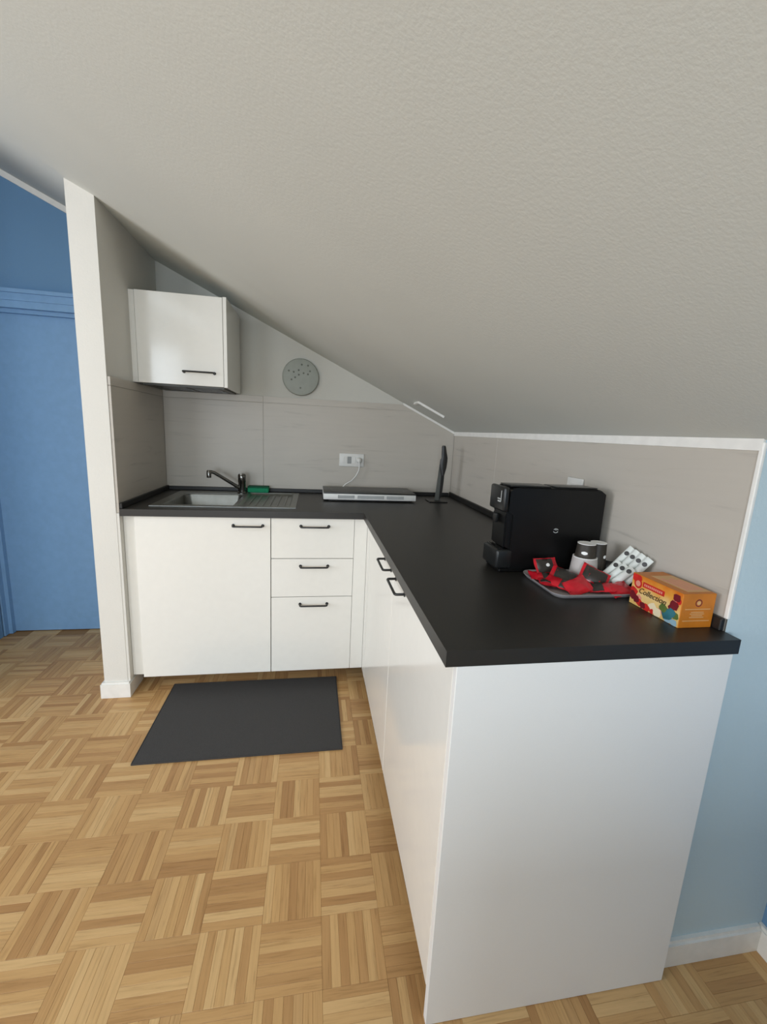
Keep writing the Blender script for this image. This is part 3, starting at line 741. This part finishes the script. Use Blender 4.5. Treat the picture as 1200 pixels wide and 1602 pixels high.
# white paper sachets with a black dot leaning against the wall
def stick(bot, top, lab, hw=.0095):
    b0, t0 = Vector(bot), Vector(top); d = (t0-b0); ln = d.length; d.normalize()
    n = Vector((-1, -.6, .2)); n = (n-d*n.dot(d)).normalized(); s = d.cross(n)
    t = thing('creamer_sachet', bot, lab, 'sachet', 'white sachets leaning on the right wall')
    t.matrix_world = Matrix.Translation(b0) @ Matrix((s, d, n)).transposed().to_4x4()
    def body(b):
        secs = []
        for k in range(8):
            u = k/7; th = .0042*(1-abs(2*u-1)**4)+.0005
            secs.append([(hw*x, ln*u, th*z) for x, z in ((-1, 0), (-.7, .8), (0, 1), (.7, .8), (1, 0), (.7, -.8), (0, -1), (-.7, -.8))])
        loops(b, secs)
    loc_obj('paper', M['milk'], body, t, 60)
    loc_obj('black_dot', M['ink'] if False else M['black'], lambda b: lathe(b, [(.0062, .003), (.0062, .0050), (.004, .0051)], 14, org=(0, 0, 0)) or bmesh.ops.translate(b, verts=b.verts, vec=(0, ln*.80, -.0002)), t)
rank = ['first', 'second', 'third', 'last']
for k in range(4):
    stick((-.066+.004*k, -1.610-.021*k, .938-.002*k), (-.014, -1.641-.022*k, 1.028-.004*k), 'white sachet with black dot, %s of four in the taller rear row' % rank[k])
rank3 = ['left one', 'middle one', 'right one']
for k in range(3):
    stick((-.086+.003*k, -1.622-.022*k, .935), (-.048+.002*k, -1.642-.023*k, .988-.002*k), 'white sachet with black dot, %s of three in the lower front row' % rank3[k])

# ------------------------------------------------------------------ tea box
bx0, bx1, by0, by1, bz1 = -.098, -.014, -1.899, -1.752, .997
t = thing('tea_box', ((bx0+bx1)/2, (by0+by1)/2, ZT), 'orange printed tea carton near the end of the worktop', 'box')
obj('carton', M['box_orange'], lambda b: box(b, bx0, bx1, by0, by1, ZT+.0004, bz1, .0008, 1), t)
fp = obj('front_print', M['box_front'], lambda b: box(b, bx0-.0004, bx0-.00005, by0+.001, by1-.001, ZT+.001, bz1-.001), t)
LF, HF = by1-by0, bz1-ZT
def fpos(u, v): return (bx0-.0006, by1-u*LF, ZT+v*HF)
def blob(name, mat, u, v, r, sq=1.0, n=12, lift=0, rough=0):
    def f(b):
        x, y, z = fpos(u, v); x -= lift
        vs = []; ws = []
        for j in range(n):
            rr = r*(1+rough*math.sin(j*2.3+u*40)); a = 2*PI*j/n
            yy, zz = y+rr*math.cos(a), z+rr*sq*math.sin(a)
            yy = min(max(yy, by0+.001), by1-.001); zz = min(max(zz, ZT+.001), bz1-.001)
            vs.append(b.verts.new((x, yy, zz))); ws.append(b.verts.new((x+.0002, yy, zz)))
        b.faces.new(vs); b.faces.new(ws[::-1])
        for j in range(n): b.faces.new((vs[j], ws[j], ws[(j+1) % n], vs[(j+1) % n]))
    return obj(name, M[mat], f, fp)
blob('printed_corner', 'fr_red', .10, .88, .016, .7, lift=.0001)
blob('printed_emblem', 'fr_red', .14, .72, .0125, 1, lift=.0003)
blob('printed_emblem', 'fr_pink', .14, .72, .0075, 1, lift=.0005)
def banner(b, u0, u1, v0, v1, lift):
    pts = [fpos(u0, v0), fpos(u1, v0), fpos(u1, v1), fpos(u0, v1)]
    A = [b.verts.new((p[0]-lift, p[1], p[2])) for p in pts]; B = [b.verts.new((p[0]-lift+.0002, p[1], p[2])) for p in pts]
    b.faces.new(A); b.faces.new(B[::-1])
    for j in range(4): b.faces.new((A[j], B[j], B[(j+1) % 4], A[(j+1) % 4]))
obj('printed_banner', M['fr_red'], lambda b: banner(b, .24, .68, .68, .84, .0003), fp)
obj('banner_lettering', M['fr_pink'], lambda b: [banner(b, .27+k*.038, .296+k*.038, .725, .795, .0005) for k in range(10)], fp)
for a in (('fr_red', .07, .42, .013), ('fr_dark', .06, .30, .012), ('fr_pink', .055, .33, .006), ('fr_dark', .15, .22, .010), ('fr_red', .22, .16, .010), ('fr_dark', .30, .12, .009), ('fr_pink', .20, .30, .008),
          ('fr_red', .38, .10, .011), ('fr_cream', .50, .20, .013), ('fr_cream', .60, .14, .012), ('fr_red', .50, .08, .007), ('fr_pink', .66, .24, .008), ('fr_green', .70, .36, .011), ('fr_teal', .78, .24, .015),
          ('fr_teal', .86, .34, .011), ('fr_blue', .80, .10, .011), ('fr_blue', .92, .09, .009), ('fr_green', .93, .30, .009), ('fr_dark', .88, .58, .012), ('fr_dark', .84, .48, .009), ('fr_dark', .91, .82, .010), ('fr_red', .95, .74, .008), ('fr_pink', .88, .66, .006)):
    blob('printed_fruit', a[0], a[1], a[2], a[3], .9, 11, random.uniform(.0002, .0009), .12)
# script lettering "Collection"
cu = bpy.data.curves.new('lettering', 'FONT'); cu.body = 'Collection'; cu.size = .0195; cu.shear = .35; cu.extrude = .0001; cu.align_x = 'CENTER'; cu.resolution_u = 3
tmp = bpy.data.objects.new('tmp', cu); COL.objects.link(tmp)
bpy.context.view_layer.update()
me = bpy.data.meshes.new_from_object(tmp.evaluated_get(bpy.context.evaluated_depsgraph_get()))
bpy.data.objects.remove(tmp); me.materials.clear(); me.materials.append(M['ink'])
x, y, z = fpos(.455, .46)
me.transform(Matrix.Translation((x-.0015, y, z)) @ Matrix(((0, 0, -1), (-1, 0, 0), (0, 1, 0))).to_4x4())
org = t.location
me.transform(Matrix.Translation(-org))
o = bpy.data.objects.new('lettering', me); COL.objects.link(o); o.parent = fp
# end face: ring and pale lines
ey = by0-.0003
ef = obj('end_print', M['box_orange'], lambda b: box(b, bx0+.001, bx1-.001, ey, by0-.00005, ZT+.001, bz1-.001), t)
obj('printed_emblem', M['fr_dark'], lambda b: loops(b, [[(-.056+r*math.cos(2*PI*j/20), yy, .976+r*math.sin(2*PI*j/20)) for j in range(20)] for r, yy in ((.0085, ey), (.0085, ey-.0003), (.0065, ey-.0003), (.0065, ey))], False, False), ef)
obj('printed_emblem', M['box_pale'], lambda b: lathe(b, [(.0045, ey), (.0045, ey-.0003)], 14, 'y', (-.056, 0, .976)), ef)
obj('printed_lines', M['box_pale'], lambda b: [box(b, -.056-hw, -.056+hw, ey-.0003, ey, z, z+.0016) for z, hw in ((.961, .032), (.954, .016), (.950, .018), (.946, .014), (.942, .018), (.934, .034))], ef)
top = obj('top_print', M['box_pale'], lambda b: box(b, bx0+.022, bx1-.002, by0+.012, by1-.030, bz1+.00005, bz1+.0003), t)
obj('printed_lines', M['fr_pink'], lambda b: [box(b, bx0+.03+k*.012, bx0+.036+k*.012, by0+.022, by1-.05-.01*(k % 2), bz1+.0003, bz1+.0005) for k in range(4)], top)

# ------------------------------------------------------------------ unseen low block, added behind the camera to shade the end panel's foot
t = thing('shade_block', (-.45, -3.4, 0), 'unseen low pale block added behind the camera to shade the end panel', 'shade_block')
obj('body', M['carcass'], lambda b: box(b, -1.05, .24, -3.85, -3.02, .06, .80, .003, 1), t)
for k in range(3): obj('door', M['front'], lambda b: box(b, -1.045+k*.429, -.622+k*.429, -3.018, -3.0, .065, .795, .002, 1), t)  # cupboard fronts on the added shading block
obj('plinth', M['plinth'], lambda b: box(b, -1.02, .21, -3.82, -3.05, .001, .059), t)

# ------------------------------------------------------------------ floor mat
def mat(b):
    box(b, -1.562, -.752, -1.097, -.572, .0008, .0065, .0025, 2)
t = tag(obj('floor_mat', M['mat'], mat, rel=(-1.157, -.835, 0)), 'dark grey rectangular mat on the parquet before the sink cabinet', 'mat')
def edge(b):
    for a in ((-1.564, -.750, -1.0995, -1.0972), (-1.564, -.750, -.5718, -.5695)): box(b, *a, .0008, .0072)
    for a in ((-1.5645, -1.5622, -1.0971, -.5719), (-.7518, -.7495, -1.0971, -.5719)): box(b, *a, .0008, .0072)
obj('stitched_edge', M['mat'], edge, t)
bpy.context.view_layer.update()
